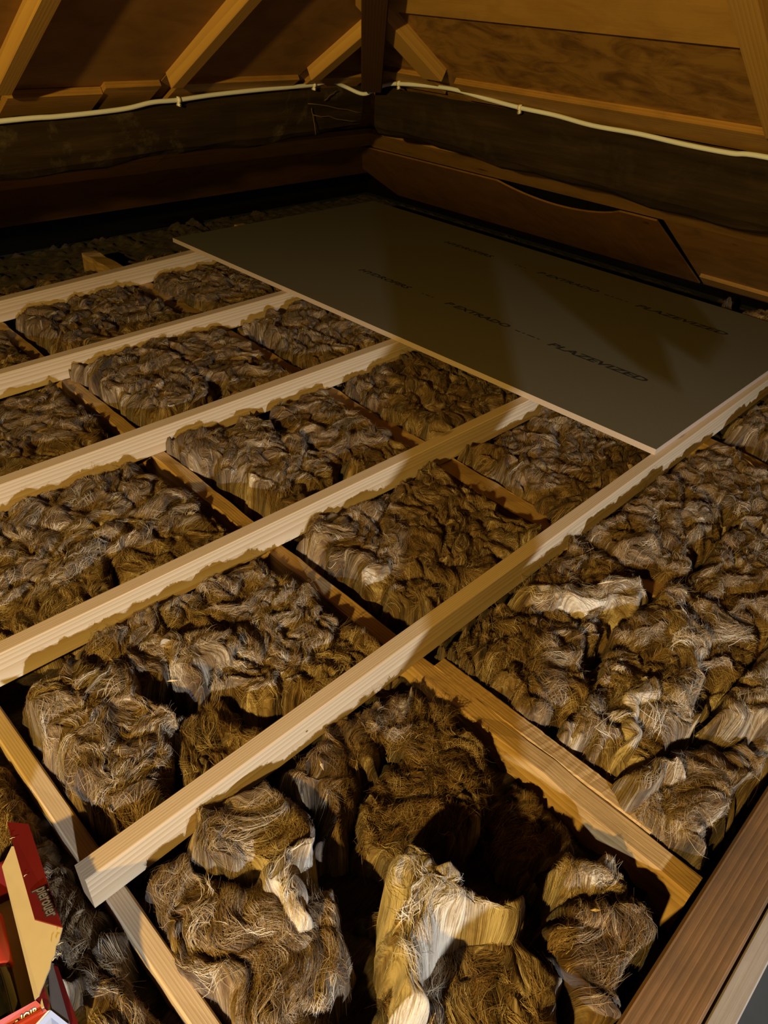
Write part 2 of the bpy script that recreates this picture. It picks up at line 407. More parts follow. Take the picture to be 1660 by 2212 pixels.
# rafters
def rrafter(y, w_, x0, x1, label, d=0.028):
    A = RR(x1, y, d); B = RR(x0, y, d)
    o = beam('rafter', A, B, w_, 0.075, RAFTER, up=NR, c=0.002)
    return tag(o, label, 'rafter', 'roof rafters')
def lrafter(x, w_, y0, y1, label, d=0.028):
    o = beam('rafter', LR(x, y1, d), LR(x, y0, d), w_, 0.075, RAFTER, up=NL, c=0.002)
    return tag(o, label, 'rafter', 'roof rafters')
lrafter(0.822, 0.044, 1.1, 2.12, 'bright lit rafter at the far left of the left roof slope')
lrafter(1.318, 0.042, 1.1, 2.12, 'lit rafter in the middle of the left roof slope')
lrafter(1.838, 0.046, 1.55, 2.11, 'short dim rafter of the left slope butting the hip timber')
rrafter(1.775, 0.082, 1.45, 2.06, 'dull brown rafter beside the hip on the right slope')
rrafter(0.675, 0.06, 0.95, 2.07, 'rafter at the right edge of the photo above the cable')
rrafter(0.16, 0.06, 0.95, 2.07, 'rafter of the right slope beyond the photo edge')
lrafter(0.31, 0.052, 1.1, 2.12, 'rafter of the left slope beyond the photo edge')

hip = beam('hip_rafter', (2.11, 2.11, SL*(E0-2.11)+0.06), (1.2, 1.2, SL*(E0-1.2)+0.06), 0.072, 0.135, DARKHIP, up=(0, 0, 1), c=0.004)
tag(hip, 'dark hip timber running up the corner between both roof slopes', 'rafter')

# purlins: heavy waney timbers
def purlin(name, prof, axis, label, seed, face):
    """prof: list of (t, zt, zb) along the run; inner face at face."""
    rnd = random.Random(seed); vs = []; fs = []; n = 14
    ts = np.linspace(prof[0][0], prof[-1][0], 60)
    for t in ts:
        zt = np.interp(t, [p[0] for p in prof], [p[1] for p in prof]); zb = np.interp(t, [p[0] for p in prof], [p[2] for p in prof])
        h = zt-zb
        wav = 0.006*math.sin(t*9+seed)+0.004*math.sin(t*23+seed*2)
        sec = [(0.012, zt), (0.0, zt-0.02), (0.0+wav*0.3, zt-h*0.35), (0.002+wav*0.5, zt-h*0.6), (0.01+wav, zb+h*0.18), (0.03+wav, zb+0.012+wav),
               (0.06, zb+wav), (0.11, zb), (0.145, zb+0.02), (0.15, zb+h*0.4), (0.15, zb+h*0.6), (0.15, zt-0.10), (0.15, zt-0.095), (0.05, zt-0.03)]
        for (d, z) in sec:
            dd = face+d+rnd.uniform(-.0015, .0015); z += rnd.uniform(-.0015, .0015)
            vs.append((dd, t, z) if axis == 'y' else (t, dd, z))
    for i in range(len(ts)-1):
        for k in range(n):
            a, b = i*n+k, i*n+(k+1) % n; f = (a, b, b+n, a+n)
            fs.append(f if axis == 'x' else tuple(reversed(f)))
    e0 = tuple(range(n)); e1 = tuple(range((len(ts)-1)*n, len(ts)*n))
    fs += [e0, e1]
    o = mesh_obj(name, vs, fs, PURLIN if axis == 'x' else PURLINR, smooth=False)
    me = o.data; me.update()
    import bmesh
    b = bmesh.new(); b.from_mesh(me); bmesh.ops.recalc_face_normals(b, faces=b.faces); b.to_mesh(me); b.free()
    if axis == 'y':
        o.rotation_euler = (0, 0, math.pi/2)
        for v in me.vertices: v.co = Vector((v.co.y, -v.co.x, v.co.z))
    return tag(o, label, 'beam')
purlin('purlin', [(-2.0, .675, .48), (0.64, .684, .497), (1.18, .692, .500), (1.74, .690, .520), (2.15, .690, .526)], 'y', 'heavy dark olive purlin along the right roof slope', 3, 2.17)
purlin('purlin', [(-1.6, .60, .46), (0.8, .640, .488), (1.35, .664, .506), (2.16, .690, .528)], 'x', 'heavy sooty purlin with pale stains along the left roof slope', 8, 2.2)

# ------------------------------------------------------------------ joists
def X_at(p, q, x):  # linear interpolation of y on x
    return p[1]+(q[1]-p[1])*(x-p[0])/(q[0]-p[0])
def newjoist(xa, xb, p, q, w_, label):
    o = beam('floor_joist', (xa, X_at(p, q, xa), 0), (xb, X_at(p, q, xb), 0), w_, 0.076, PINE, c=0.002)
    return tag(o, label, 'joist', 'new pine joists laid across the loft')
newjoist(0.117, 3.0, (0.117, 0.612), (1.75, 0.617), 0.032, 'nearest new pine joist with its sawn end beside the red box')
newjoist(-1.3, 3.0, (0.2, 1.087), (1.74, 1.052), 0.032, 'second new pine joist from the front, knotty in the middle')
newjoist(-1.3, 3.0, (0.4, 1.603), (1.73, 1.603), 0.036, 'third new pine joist from the front')
newjoist(-1.3, 3.0, (0.66, 2.164), (1.745, 2.196), 0.036, 'fourth new pine joist from the front, with a split knot')
newjoist(-1.3, 3.0, (0.90, 2.735), (1.765, 2.822), 0.042, 'farthest new pine joist near the dark eaves')

def oldjoist(ya, yb, p, q, w_, label, material=OLDPINE, h=0.122, seed=1, wob=0.0022, z=-0.0765):
    xa = p[0]+(q[0]-p[0])*(ya-p[1])/(q[1]-p[1]); xb = p[0]+(q[0]-p[0])*(yb-p[1])/(q[1]-p[1])
    o = beam('ceiling_joist', (xa, ya, z), (xb, yb, z), w_, h, material, segs=60, wob=wob, seed=seed, c=0.003)
    return tag(o, label, 'joist', 'old ceiling joists under the new ones')
oldjoist(-0.9, 3.3, (0.147, 0.4), (0.153, 1.0), 0.031, 'pale old joist running past the red box under the nearest joist', PINE, wob=0.0006, seed=2)
oldjoist(0.009, 3.3, (0.774, 0.0), (0.845, 2.1), 0.042, 'old yellow joist crossing the middle and passing under the brown hatch beam', seed=3)
oldjoist(0.10, 0.57, (0.818, 0.0), (0.826, 0.6), 0.036, 'short old timber nailed along the middle old joist', seed=4, wob=0.0007)
oldjoist(0.009, 3.3, (1.345, 0.0), (1.455, 2.1), 0.068, 'rough old joist right of the middle one', seed=5, wob=0.004)
oldjoist(0.009, 3.3, (2.085, 0.3), (2.13, 0.8), 0.055, 'old joist coming out beside the chipboard sheet', seed=6)
oldjoist(-0.9, 3.3, (-0.46, 0.0), (-0.44, 2.0), 0.05, 'old joist beyond the left photo edge', seed=7)

# hatch timbers at lower right
ht = beam('hatch_beam', (-0.6, -0.031, -0.05), (2.6, -0.045, -0.05), 0.077, 0.148, HATCH, c=0.004, segs=2)
tag(ht, 'dark brown stained beam across the lower right corner', 'beam')
hg = beam('hatch_lining_board', (-0.6, -0.089, -0.066), (2.6, -0.103, -0.066), 0.030, 0.24, GREYPAINT, c=0.002)
tag(hg, 'grey weathered board beside the brown beam', 'board')

# unseen diagonal brace, added behind the viewer to cast the shadow across the joists
def plate(name, P, y, th, material, label, cat):
    vs = [(x, y, z) for x, z in P]+[(x, y-th, z) for x, z in P]; k = len(P)
    fs = [tuple(range(k)), tuple(range(2*k-1, k-1, -1))]+[(i, i+k, (i+1) % k+k, (i+1) % k) for i in range(k)]
    return tag(mesh_obj(name, vs, fs, material), label, cat)
plate('shadow_brace', [(-0.23, -0.18), (-0.12, -0.18), (0.1166, 0.0), (1.83, 1.2), (1.345, 1.2), (-0.0265, 0.0)], -0.3, 0.045, RAFTER,
      'unseen diagonal brace added to cast the shadow band', 'brace')
plate('shadow_plate', [(1.07, 0.376), (1.12, 0.355), (1.20, 0.40), (1.27, 0.36), (1.42, 0.37), (1.44, 0.80), (1.0, 0.80), (0.885, 0.533)], -0.345, 0.015, PLYD,  # unseen plate added, outline cut to the shadow it throws on the chipboard
      'unseen plate added to cast the ragged shadow on the chipboard', 'plate')

# ------------------------------------------------------------------ chipboard sheet
BX0, BX1, BY0, BY1, BZ = 1.768, 3.03, 0.622, 2.98, 0.0185
bd = slab('chipboard_sheet', [(BX0, BY0, BZ), (BX1, BY0, BZ), (BX1, BY1, BZ), (BX0, BY1, BZ)], 0.018, [CHIP, CHIPEDGE], n=(0, 0, 1))
for p in bd.data.polygons: p.material_index = 0 if abs(p.normal.z) > 0.5 else 1
tag(bd, 'large green grey chipboard sheet with two printed lines laid on the joists', 'board')
bpy.context.view_layer.update()
def btext(s, x, yc, size, sx=1.0):
    o = text_mesh('printed_text', s, size, INK, bd, (x, yc, BZ+0.0004), (0, -1, 0), (1, 0, 0), 0.0001, 0.25, 0.0012, sx)
    o['label'] = 'black stamped lettering on the board'
for xl, dx in ((2.150, 0.0), (2.765, 0.06)):
    btext('PLAZEVIZED', xl-0.006, 1.04, 0.046, 1.45)
    btext('-- - --- -', xl, 1.32, 0.036, 0.95)
    btext('P EXTRADO', xl+0.004, 1.555, 0.042, 1.30)
    btext('- -- -', xl+0.008, 1.80, 0.036, 0.9)
    btext('HYDROFIRS', xl+0.006, 2.04+dx, 0.042, 1.25)

# ------------------------------------------------------------------ white cable with clips
cl = [(-1.5000, 2.1860, 0.5500), (0.2000, 2.1880, 0.6180), (0.8324, 2.1880, 0.6464), (0.9814, 2.1880, 0.6489),
      (1.0890, 2.1880, 0.6523), (1.1967, 2.1880, 0.6585), (1.2808, 2.1880, 0.6701), (1.3673, 2.1880, 0.6725),
      (1.4925, 2.1880, 0.6811), (1.6722, 2.1880, 0.6887), (1.8281, 2.1880, 0.6929), (1.9065, 2.1880, 0.6960),
      (1.9855, 2.1880, 0.7034), (2.0524, 2.1880, 0.6858), (2.1088, 2.1500, 0.6651), (2.1450, 2.1238, 0.6828),
      (2.1450, 2.0718, 0.7017), (2.1450, 2.0093, 0.7115), (2.1450, 1.8656, 0.7208), (2.1450, 1.7536, 0.7229),
      (2.1450, 1.6263, 0.7131), (2.1450, 1.4879, 0.7048), (2.1580, 1.3669, 0.7000), (2.1580, 1.2351, 0.6912),
      (2.1580, 1.0842, 0.6917), (2.1580, 0.9426, 0.6866), (2.1580, 0.8123, 0.6862), (2.1580, 0.7168, 0.6921),
      (2.1580, 0.3000, 0.6840), (2.1580, -1.8000, 0.6700)]
cab = empty('power_cable', (0.84, 2.188, 0.64))
v, f = tube_data(spline(cl, 6), 0.0066, 10)
sh = mesh_obj('sheath', v, f, CABLE, cab, True); sh.matrix_parent_inverse = Matrix.Translation(-cab.location)
tag(cab, 'white power cable clipped along both purlins round the corner', 'cable')
def clip(p, axis):
    # saddle hugging the cable, plus its nail boss
    vs = []; fs = []; n = 10; R1, R2, wd = 0.0072, 0.0098, 0.0055
    for i in range(n+1):
        a = math.pi*i/n-math.pi/2
        for R_ in (R1, R2):
            for s in (-wd, wd): vs.append((s, -R_*math.cos(a)*1.0, R_*math.sin(a)))
    for i in range(n):
        a = i*4; b = a+4
        fs += [(a+2, a+3, b+3, b+2), (a+1, a, b, b+1), (a, a+2, b+2, b), (a+3, a+1, b+1, b+3)]
    fs += [(0, 1, 3, 2), (n*4, n*4+2, n*4+3, n*4+1)]
    k = len(vs)
    bv, bf = tube_data([(0, 0.006, -0.013), (0, -0.009, -0.013)], [0.0045, 0.0040], 8)
    vs += bv; fs += [tuple(q+k for q in ff) for ff in bf]
    o = mesh_obj('cable_clip', vs, fs, CLIP, cab, True)
    o.matrix_parent_inverse = Matrix.Translation(-cab.location)
    o.location = p; o.rotation_euler = (0, 0, 0 if axis == 'x' else -math.pi/2)
    hv, hf = tube_data([(0, -0.009, -0.013), (0, -0.0105, -0.013)], 0.0025, 8)
    nl = mesh_obj('nail_head', hv, hf, STEEL, o)
for p in [Vector((1.3673, 2.1880, 0.6725)), Vector((1.9065, 2.1880, 0.6960))]: clip(p, 'x')
for p in [Vector((2.1450, 2.0093, 0.7115)), Vector((2.1450, 1.4879, 0.7048))]: clip(p, 'y')

# dry twigs and web threads stuck on the left purlin by the corner
rt = random.Random(5)
for pa, pb, lab in [(Vector((1.8808, 2.1900, 0.6380)), Vector((2.1616, 2.1880, 0.5982)), 'upper'),
                    (Vector((1.9020, 2.1900, 0.6041)), Vector((2.1272, 2.1880, 0.5710)), 'lower'),
                    (Vector((1.8956, 2.1900, 0.6274)), Vector((1.9156, 2.1880, 0.5421)), 'upright'),
                    (Vector((1.9556, 2.1900, 0.6490)), Vector((2.0147, 2.1880, 0.6755)), 'short')]:
    pts = [pa.lerp(pb, t)+Vector((0, rt.uniform(-.004, 0), rt.uniform(-.004, .004))) for t in np.linspace(0, 1, 7)]
    v, f = tube_data(pts, 0.0016, 5)
    o = mesh_obj('dry_twig', v, f, TWIG, None, True)
    tag(o, {'upper': 'long thin twig lying highest on the sooty purlin by the corner', 'lower': 'thin twig lying below the longest one by the corner',
            'upright': 'thin upright twig hanging down the sooty purlin', 'short': 'shortest slanting twig just under the cable'}[lab], 'twig', 'twigs in the corner')

# ------------------------------------------------------------------ red cardboard box with tubes
bxo = empty('cardboard_box', (-0.02, 0.56, -0.08))
tag(bxo, 'torn red cardboard box with an open tan flap at the lower left', 'box')
def bpart(name, P, th, material, n=None, lab=None):
    P = [Vector(p) for p in P]; k = len(P)
    nn = Vector(n) if n else (P[1]-P[0]).cross(P[2]-P[0]).normalized()
    vs = P+[p-nn*th for p in P]
    fs = [tuple(range(k)), tuple(range(2*k-1, k-1, -1))]+[(i, i+k, (i+1) % k+k, (i+1) % k) for i in range(k)]
    o = mesh_obj(name, vs, fs, material, bxo); o.matrix_parent_inverse = Matrix.Translation(-bxo.location)
    if lab: o['label'] = lab
    return o
bd_ = Vector((0.213, 0.977, 0)); br_ = Vector((0.977, -0.213, 0)); F = Vector((0.008, 0.478, 0.03))
dz = Vector((0, 0, -0.085))
H2 = F+bd_*0.20
wleft = F-br_*0.115
bpart('side_wall', [F, H2, H2+dz, F+dz], 0.003, TANCARD)
bpart('side_wall', [wleft+bd_*0.2, wleft, wleft+dz, wleft+bd_*0.2+dz], 0.003, REDCARD)
bpart('back_wall', [H2, wleft+bd_*0.2, wleft+bd_*0.2+dz, H2+dz], 0.003, REDCARD)
bpart('bottom', [F+dz, H2+dz, wleft+bd_*0.2+dz, wleft+dz], 0.003, TANCARD)
fe = bpart('front_wall', [F, wleft, wleft+dz-bd_*0.0, F+dz], -0.003, ORANGECARD, lab='orange red printed end of the box')
# sloping printed face below the torn end: red corner, grey face, red edge, pale label
bpart('corner_tab', [Vector((0.0072, 0.4894, 0.0320)), Vector((0.0192, 0.4987, 0.0300)), Vector((0.0156, 0.4784, 0.0220)), Vector((0.0112, 0.4748, 0.0220))], 0.002, REDCARD)
bpart('end_flap', [Vector((0.0070, 0.4887, 0.0325)), Vector((0.0116, 0.4742, 0.0225)), Vector((-0.0061, 0.4709, 0.0225)), Vector((-0.0622, 0.4974, 0.0225)), Vector((-0.0571, 0.5037, 0.0325))], 0.002, ORANGECARD)
bpart('label', [Vector((0.0144, 0.4733, 0.0200)), Vector((0.0227, 0.4529, 0.0040)), Vector((-0.0034, 0.4308, 0.0040)), Vector((-0.0144, 0.4677, 0.0200))], 0.0015, LABELW, lab='pale blue printed label')
bpart('label_border', [Vector((0.0116, 0.4747, 0.0215)), Vector((0.0146, 0.4735, 0.0205)), Vector((-0.0146, 0.4670, 0.0205)), Vector((-0.0175, 0.4718, 0.0215))], 0.0015, WHITEINK)
bpart('printed_side', [Vector((0.0350, 0.5247, 0.0180)), Vector((0.0382, 0.5208, 0.0120)), Vector((0.0234, 0.4515, 0.0000)), Vector((0.0147, 0.4747, 0.0180))], 0.002, GREYCARD, lab='grey printed side with dark lettering')
bpart('side_edge', [Vector((0.0382, 0.5205, 0.0125)), Vector((0.0413, 0.5161, 0.0100)), Vector((0.0295, 0.4429, -0.0040)), Vector((0.0234, 0.4513, 0.0005))], 0.002, REDCARD)
# tan flap folded outwards, torn at the near end
P1, P2 = Vector((0.0064, 0.4886, 0.0350)), Vector((0.0447, 0.6670, 0.0350))
top = [Vector((0.0652, 0.6835, 0.0380)), Vector((0.0796, 0.6657, 0.0410))]
torn = [(0.0651, 0.5384, 0.0410), (0.0598, 0.5327, 0.0404), (0.0557, 0.5281, 0.0398), (0.0501, 0.5252, 0.0392), (0.0451, 0.5174, 0.0386), (0.0388, 0.5140, 0.0380), (0.0340, 0.5077, 0.0374), (0.0278, 0.5031, 0.0368), (0.0228, 0.4987, 0.0362), (0.0175, 0.4947, 0.0356), (0.0119, 0.4899, 0.0350)]
bpart('flap', [P1, P2]+top+torn, 0.003, TANCARD, n=(0, 0, 1), lab='bare tan inside of the opened flap')
A_, B_, C_, D_ = Vector((0.0750, 0.7161, 0.0460)), Vector((0.0946, 0.6945, 0.0440)), Vector((0.0651, 0.5372, 0.0440)), Vector((0.0452, 0.5667, 0.0480))
fs_ = bpart('folded_flap', [A_, D_, C_, B_], 0.0025, REDCARD, lab='dark red printed strip folded over')
if (fs_.data.polygons[0].normal.z < 0): fs_.data.flip_normals()
rn = (D_-A_).cross(B_-A_).normalized(); rn = rn if rn.z > 0 else -rn
ctr = Vector((0.0652, 0.5778, 0.0465))+rn*0.0014
xd = (Vector((0.0605, 0.5533, 0.0460))-Vector((0.0655, 0.5953, 0.0460))); yd = (Vector((0.0727, 0.5701, 0.0460))-Vector((0.0572, 0.5811, 0.0460)))
bpy.context.view_layer.update()
def xtext(s, size, material, org, xdir, ydir, off, bold, shear=0.2, sx=1.0, lab=None):
    o = text_mesh('printed_text', s, size, material, bxo, org, xdir, ydir, 0.0001, shear, bold, sx)
    if lab: o['label'] = lab
    return o
xtext('pierouer', 0.020, DARKINK, ctr, xd, yd, 0, 0.0016, 0.25, 0.62)
xtext('pierouer', 0.020, GREYINK, ctr+rn*0.0004, xd, yd, 0, 0.0003, 0.25, 0.62, 'grey script lettering with dark outline')
ec, e_x, e_y, en = Vector((-0.0081, 0.4827, 0.0274)), Vector((0.9735, -0.2287, 0.0000)), Vector((0.1814, 0.7721, 0.6091)), Vector((-0.1393, -0.5930, 0.7931))
xtext('s JOIR', 0.0110, DARKINK, ec, e_x, e_y, 0, 0.0009, 0.2, 0.85)
xtext('s JOIR', 0.0110, WHITEINK, ec+en*0.0004, e_x, e_y, 0, 0.00025, 0.2, 0.85, 'cream lettering with dark outline')
# torn fibres of card
rt = random.Random(9)
for p in [Vector((0.0588, 0.6271, 0.0470)), Vector((0.0676, 0.6884, 0.0470)), Vector((0.0521, 0.5200, 0.0470)), Vector((0.0462, 0.5101, 0.0470)), Vector((0.0393, 0.5076, 0.0470))]:
    q = p+Vector((rt.uniform(.002, .006), rt.uniform(-.004, .004), rt.uniform(.001, .004)))
    v, f = tube_data([p, (p+q)/2+Vector((0, 0, .001)), q], [.0006, .0005, .0002], 5)
    o = mesh_obj('torn_fibre', v, f, TANCARD, bxo); o.matrix_parent_inverse = Matrix.Translation(-bxo.location)
def tube_thing(off, label, zc):
    root = empty('sealant_tube', F-br_*off+Vector((0, 0, zc-0.03)))
    tag(root, label, 'tube', 'tubes in the red box')
    def part(name, a, b, r, material, rr=None):
        prof = [(a, r*0.9), (a+0.002, r), (b-0.002, r), (b, r*0.9)] if rr is None else rr
        pts = [bd_*p[0] for p in prof]; vv, ff = tube_data(pts, [p[1] for p in prof], 24)
        return mesh_obj(name, vv, ff, material, root, True)
    part('body', 0.006, 0.082, 0.020, BLACKGLOSS)
    part('collar', 0.080, 0.150, 0.0225, REDPLASTIC)
    part('neck', 0.150, 0.165, 0.012, REDPLASTIC)
    part('end_ring', 0.004, 0.008, 0.0195, STEEL)
tube_thing(0.042, 'glossy black tube with red collar beside the tan flap', 0.002)
tube_thing(0.088, 'black tube with red collar at the outer side of the box', 0.001)

# ------------------------------------------------------------------ mineral wool
def make_perm(seed):
    r = np.random.RandomState(seed); p = r.permutation(256); return np.concatenate([p, p])
GA = np.linspace(0, 2*np.pi, 256, endpoint=False); GX, GY = np.cos(GA), np.sin(GA)
PERM = make_perm(7)
def pn(x, y, seed=0):
    x = x+seed*17.13+1000.0; y = y+seed*9.71+1000.0
    xi = np.floor(x).astype(np.int64); yi = np.floor(y).astype(np.int64); xf = x-xi; yf = y-yi
    xi &= 255; yi &= 255
    u = xf*xf*xf*(xf*(xf*6-15)+10); v_ = yf*yf*yf*(yf*(yf*6-15)+10)
    def g(ix, iy, dx, dy):
        h = PERM[PERM[ix & 255]+(iy & 255)]; return GX[h]*dx+GY[h]*dy
    a = g(xi, yi, xf, yf); b = g(xi+1, yi, xf-1, yf); c = g(xi, yi+1, xf, yf-1); d = g(xi+1, yi+1, xf-1, yf-1)
    return ((a+(b-a)*u)+((c+(d-c)*u)-(a+(b-a)*u))*v_)*1.5
def poly_sd(X, Y, P):
    """signed distance, positive inside"""
    d = np.full(X.shape, 1e9); ins = np.zeros(X.shape, bool); n = len(P)
    for i in range(n):
        ax, ay = P[i]; bx, by = P[(i+1) % n]
        ex, ey = bx-ax, by-ay; t = np.clip(((X-ax)*ex+(Y-ay)*ey)/(ex*ex+ey*ey), 0, 1)
        d = np.minimum(d, np.hypot(X-ax-t*ex, Y-ay-t*ey))
        cond = ((ay > Y) != (by > Y)); xs = ax+(Y-ay)*ex/(ey if abs(ey) > 1e-9 else 1e-9)
        ins ^= cond & (X < xs)
    return np.where(ins, d, -d)
def build_mesh(name, V, Fq, material, parent=None, tone=None, uv=None):
    me = bpy.data.meshes.new(name); nv = len(V); nf = len(Fq)
    me.vertices.add(nv); me.vertices.foreach_set('co', V.astype(np.float32).ravel())
    me.loops.add(nf*4); me.loops.foreach_set('vertex_index', Fq.astype(np.int32).ravel())
    me.polygons.add(nf); me.polygons.foreach_set('loop_start', np.arange(0, nf*4, 4, dtype=np.int32))
    me.update(calc_edges=True)
    me.shade_smooth()
    if tone is not None:
        a = me.attributes.new('tone', 'FLOAT', 'POINT'); a.data.foreach_set('value', tone.astype(np.float32).ravel())
    if uv is not None:
        l = me.uv_layers.new(name='flow'); l.data.foreach_set('uv', uv[Fq.ravel()].astype(np.float32).ravel())
    me.materials.append(material)
    o = bpy.data.objects.new(name, me); C.objects.link(o)
    if parent is not None: o.parent = parent
    return o
ZF = -0.198
def wool(P, ztop, seed, ang, label, tone=0.45, amp=0.04, edge=0.06, res=0.004, locks=60, sper=14, tilt=(0, 0), rag=0.02, fine=1.0, llen=0.05, group='mineral wool pieces', warp=1.0, lift=1.0, grow=0.0, snap=True):
    P = [(float(a), float(b)) for a, b in P]
    if snap:   # batts are tucked right up against the joist in front of them
        Q = []
        for a, b in P:
            for c0, c1 in ((0.630, 0.0), (1.107, -0.023), (1.622, 0.0), (2.163, 0.030)):
                fy = c0+c1*a
                if fy-0.02 < b < fy+0.115: b = fy-0.004
            Q.append((a, b))
        P = Q
    xs = [p[0] for p in P]; ys = [p[1] for p in P]
    x0, x1, y0, y1 = min(xs)-0.03, max(xs)+0.03, min(ys)-0.03, max(ys)+0.03
    cx, cy = (min(xs)+max(xs))/2, (min(ys)+max(ys))/2
    nx = int((x1-x0)/res)+1; ny = int((y1-y0)/res)+1
    gx = np.linspace(x0, x1, nx); gy = np.linspace(y0, y1, ny)
    X, Y = np.meshgrid(gx, gy, indexing='ij')
    sd = poly_sd(X, Y, P)+grow+rag*pn(X*16, Y*16, seed+1)+0.4*rag*pn(X*45, Y*45, seed+2)
    # flow coordinates
    wx = warp*(0.055*pn(X*6, Y*6, seed+3)+0.022*pn(X*17, Y*17, seed+4)); wy = warp*(0.055*pn(X*6, Y*6, seed+5)+0.022*pn(X*17, Y*17, seed+6))
    ca, sa = math.cos(ang), math.sin(ang)
    U = (X+wx-cx)*ca+(Y+wy-cy)*sa; Vv = -(X+wx-cx)*sa+(Y+wy-cy)*ca
    b1 = np.abs(pn(U*7, Vv*11, seed+7)); b2 = np.abs(pn(U*13, Vv*30, seed+8)); b3 = np.abs(pn(U*30, Vv*75, seed+9))
    b4 = pn(U*45, Vv*170, seed+10); rg = np.clip(1-np.abs(pn(U*10, Vv*24, seed+16))*1.7, 0, 1)**3; rg2 = np.clip(1-np.abs(pn(U*24, Vv*60, seed+17))*1.7, 0, 1)**2
    ts = pn(U*8, Vv*26, seed+18); ts2 = pn(U*18, Vv*70, seed+19)
    rel = 0.80*b1+0.34*b2+fine*0.14*b3+fine*0.06*b4+fine*(0.12*rg+0.10*rg2)+fine*0.12*np.abs(pn(X*55+U*20, Y*55, seed+20))-0.38
    rel = rel-0.34*np.clip(1-b1*9, 0, 1)-0.15*np.clip(1-b2*8, 0, 1)
    edge = edge*0.66; amp = amp*0.85; rag = rag*0.75
    e = np.clip(sd/edge, 0, 1); prof = np.sqrt(np.clip(1-(1-e)**2, 0, 1))
    zt = ztop+tilt[0]*(X-cx)+tilt[1]*(Y-cy)
    Z = ZF+(zt-ZF)*prof+amp*rel*np.clip(prof*1.3, 0, 1)
    # curl lips sideways so that folds overhang
    hh = (Z-ZF)
    ox = 0.030*pn(X*13, Y*13, seed+11)*prof+0.010*pn(X*38, Y*38, seed+12)*prof
    oy = 0.030*pn(X*13, Y*13, seed+13)*prof+0.010*pn(X*38, Y*38, seed+14)*prof
    k = np.clip((hh-0.06)*8, 0, 1)
    XX = X+ox*k; YY = Y+oy*k
    Z = np.maximum(Z, ZF)
    G = np.stack([XX, YY, Z], -1)
    idx = np.arange(nx*ny).reshape(nx, ny)
    keep = sd > -0.012
    fk = keep[:-1, :-1] | keep[1:, :-1] | keep[:-1, 1:] | keep[1:, 1:]
    Fq = np.stack([idx[:-1, :-1], idx[1:, :-1], idx[1:, 1:], idx[:-1, 1:]], -1)[fk]
    used = np.unique(Fq); remap = -np.ones(nx*ny, np.int64); remap[used] = np.arange(len(used))
    tone = tone-0.05
    tn = tone+0.34*ts+0.26*ts2+0.22*pn(X*5, Y*5, seed+15)
    root = empty('mineral_wool', (cx, cy, ZF)); o3 = np.array([cx, cy, ZF])
    tag(root, label, 'insulation', group)
    batt = build_mesh('batt', G.reshape(-1, 3)[used]-o3, remap[Fq], WOOL, root, tn.reshape(-1)[used], np.stack([U, Vv], -1).reshape(-1, 2)[used])
    # fibre locks combed along the flow
    if locks:
        rs = np.random.RandomState(seed*31+5)
        n3 = np.zeros_like(G)
        gu = np.gradient(G, axis=0); gv = np.gradient(G, axis=1); n3 = np.cross(gu, gv); n3 /= np.linalg.norm(n3, axis=-1, keepdims=True)+1e-9
        n3 *= np.where(n3[..., 2:3] < 0, -1, 1)
        cand = np.argwhere(sd > 0.012)
        area = len(cand)*res*res
        nl = int(locks*area*95)
        c = cand[rs.randint(0, len(cand), nl)].astype(float)
        # local flow direction: along U = perpendicular to grad V
        dVx, dVy = np.gradient(Vv, res)
        ci = c.astype(int)
        dirx = dVy[ci[:, 0], ci[:, 1]]; diry = -dVx[ci[:, 0], ci[:, 1]]
        nn = np.hypot(dirx, diry)+1e-9; dirx /= nn; diry /= nn
        sg = rs.choice([-1, 1], nl); dirx *= sg; diry *= sg
        K = 6; t = np.linspace(0, 1, K)
        a0 = np.arctan2(diry, dirx)[:, None]+rs.normal(0, .25, (nl, 1))
        curl = rs.normal(0, 1.0, (nl, 1))
        Lk = llen*rs.uniform(.35, 1.3, (nl, 1))
        S = min(sper, 14)
        # strands: (nl,S,K)
        sa_ = a0[:, :, None]+rs.normal(0, .07, (nl, S, 1))+(curl[:, :, None]+rs.normal(0, .25, (nl, S, 1)))*t[None, None, :]
        sl = Lk[:, :, None]*rs.uniform(.5, 1.1, (nl, S, 1))/(K-1)
        px_ = np.cumsum(np.concatenate([np.zeros((nl, S, 1)), np.cos(sa_[:, :, :-1])*sl], -1), -1)
        py_ = np.cumsum(np.concatenate([np.zeros((nl, S, 1)), np.sin(sa_[:, :, :-1])*sl], -1), -1)
        spread = 0.0045
        gi = c[:, 0][:, None, None]+(px_+rs.normal(0, spread, (nl, S, 1)))/res
        gj = c[:, 1][:, None, None]+(py_+rs.normal(0, spread, (nl, S, 1)))/res
        gi = np.clip(gi, 0, nx-1.001); gj = np.clip(gj, 0, ny-1.001)
        i0 = gi.astype(int); j0 = gj.astype(int); fi = (gi-i0)[..., None]; fj = (gj-j0)[..., None]
        def smp(A): return (A[i0, j0]*(1-fi)+A[i0+1, j0]*fi)*(1-fj)+(A[i0, j0+1]*(1-fi)+A[i0+1, j0+1]*fi)*fj
        Pp = smp(G); Nn = smp(n3)
        lf = 0.001+lift*np.abs(rs.normal(0, .0018, (nl, S, 1)))*np.sin(np.pi*np.clip(t*1.0, 0, 1))[None, None, :]+lift*np.abs(rs.normal(0, .0022, (nl, S, 1)))*(t**2)[None, None, :]
        lf += lift*rs.choice([0, 1], (nl, 1, 1), p=[.93, .07])*rs.uniform(0, .02, (nl, 1, 1))*(t**1.5)[None, None, :]
        Pp = Pp+Nn*lf[..., None]
        ok = (Pp[..., 2].min(-1) > ZF+0.04) & (np.abs(np.diff(Pp[..., 2], axis=-1)).max(-1) < 0.03)
        Pp = Pp[ok]; Nn = Nn[ok]
        ns = len(Pp)
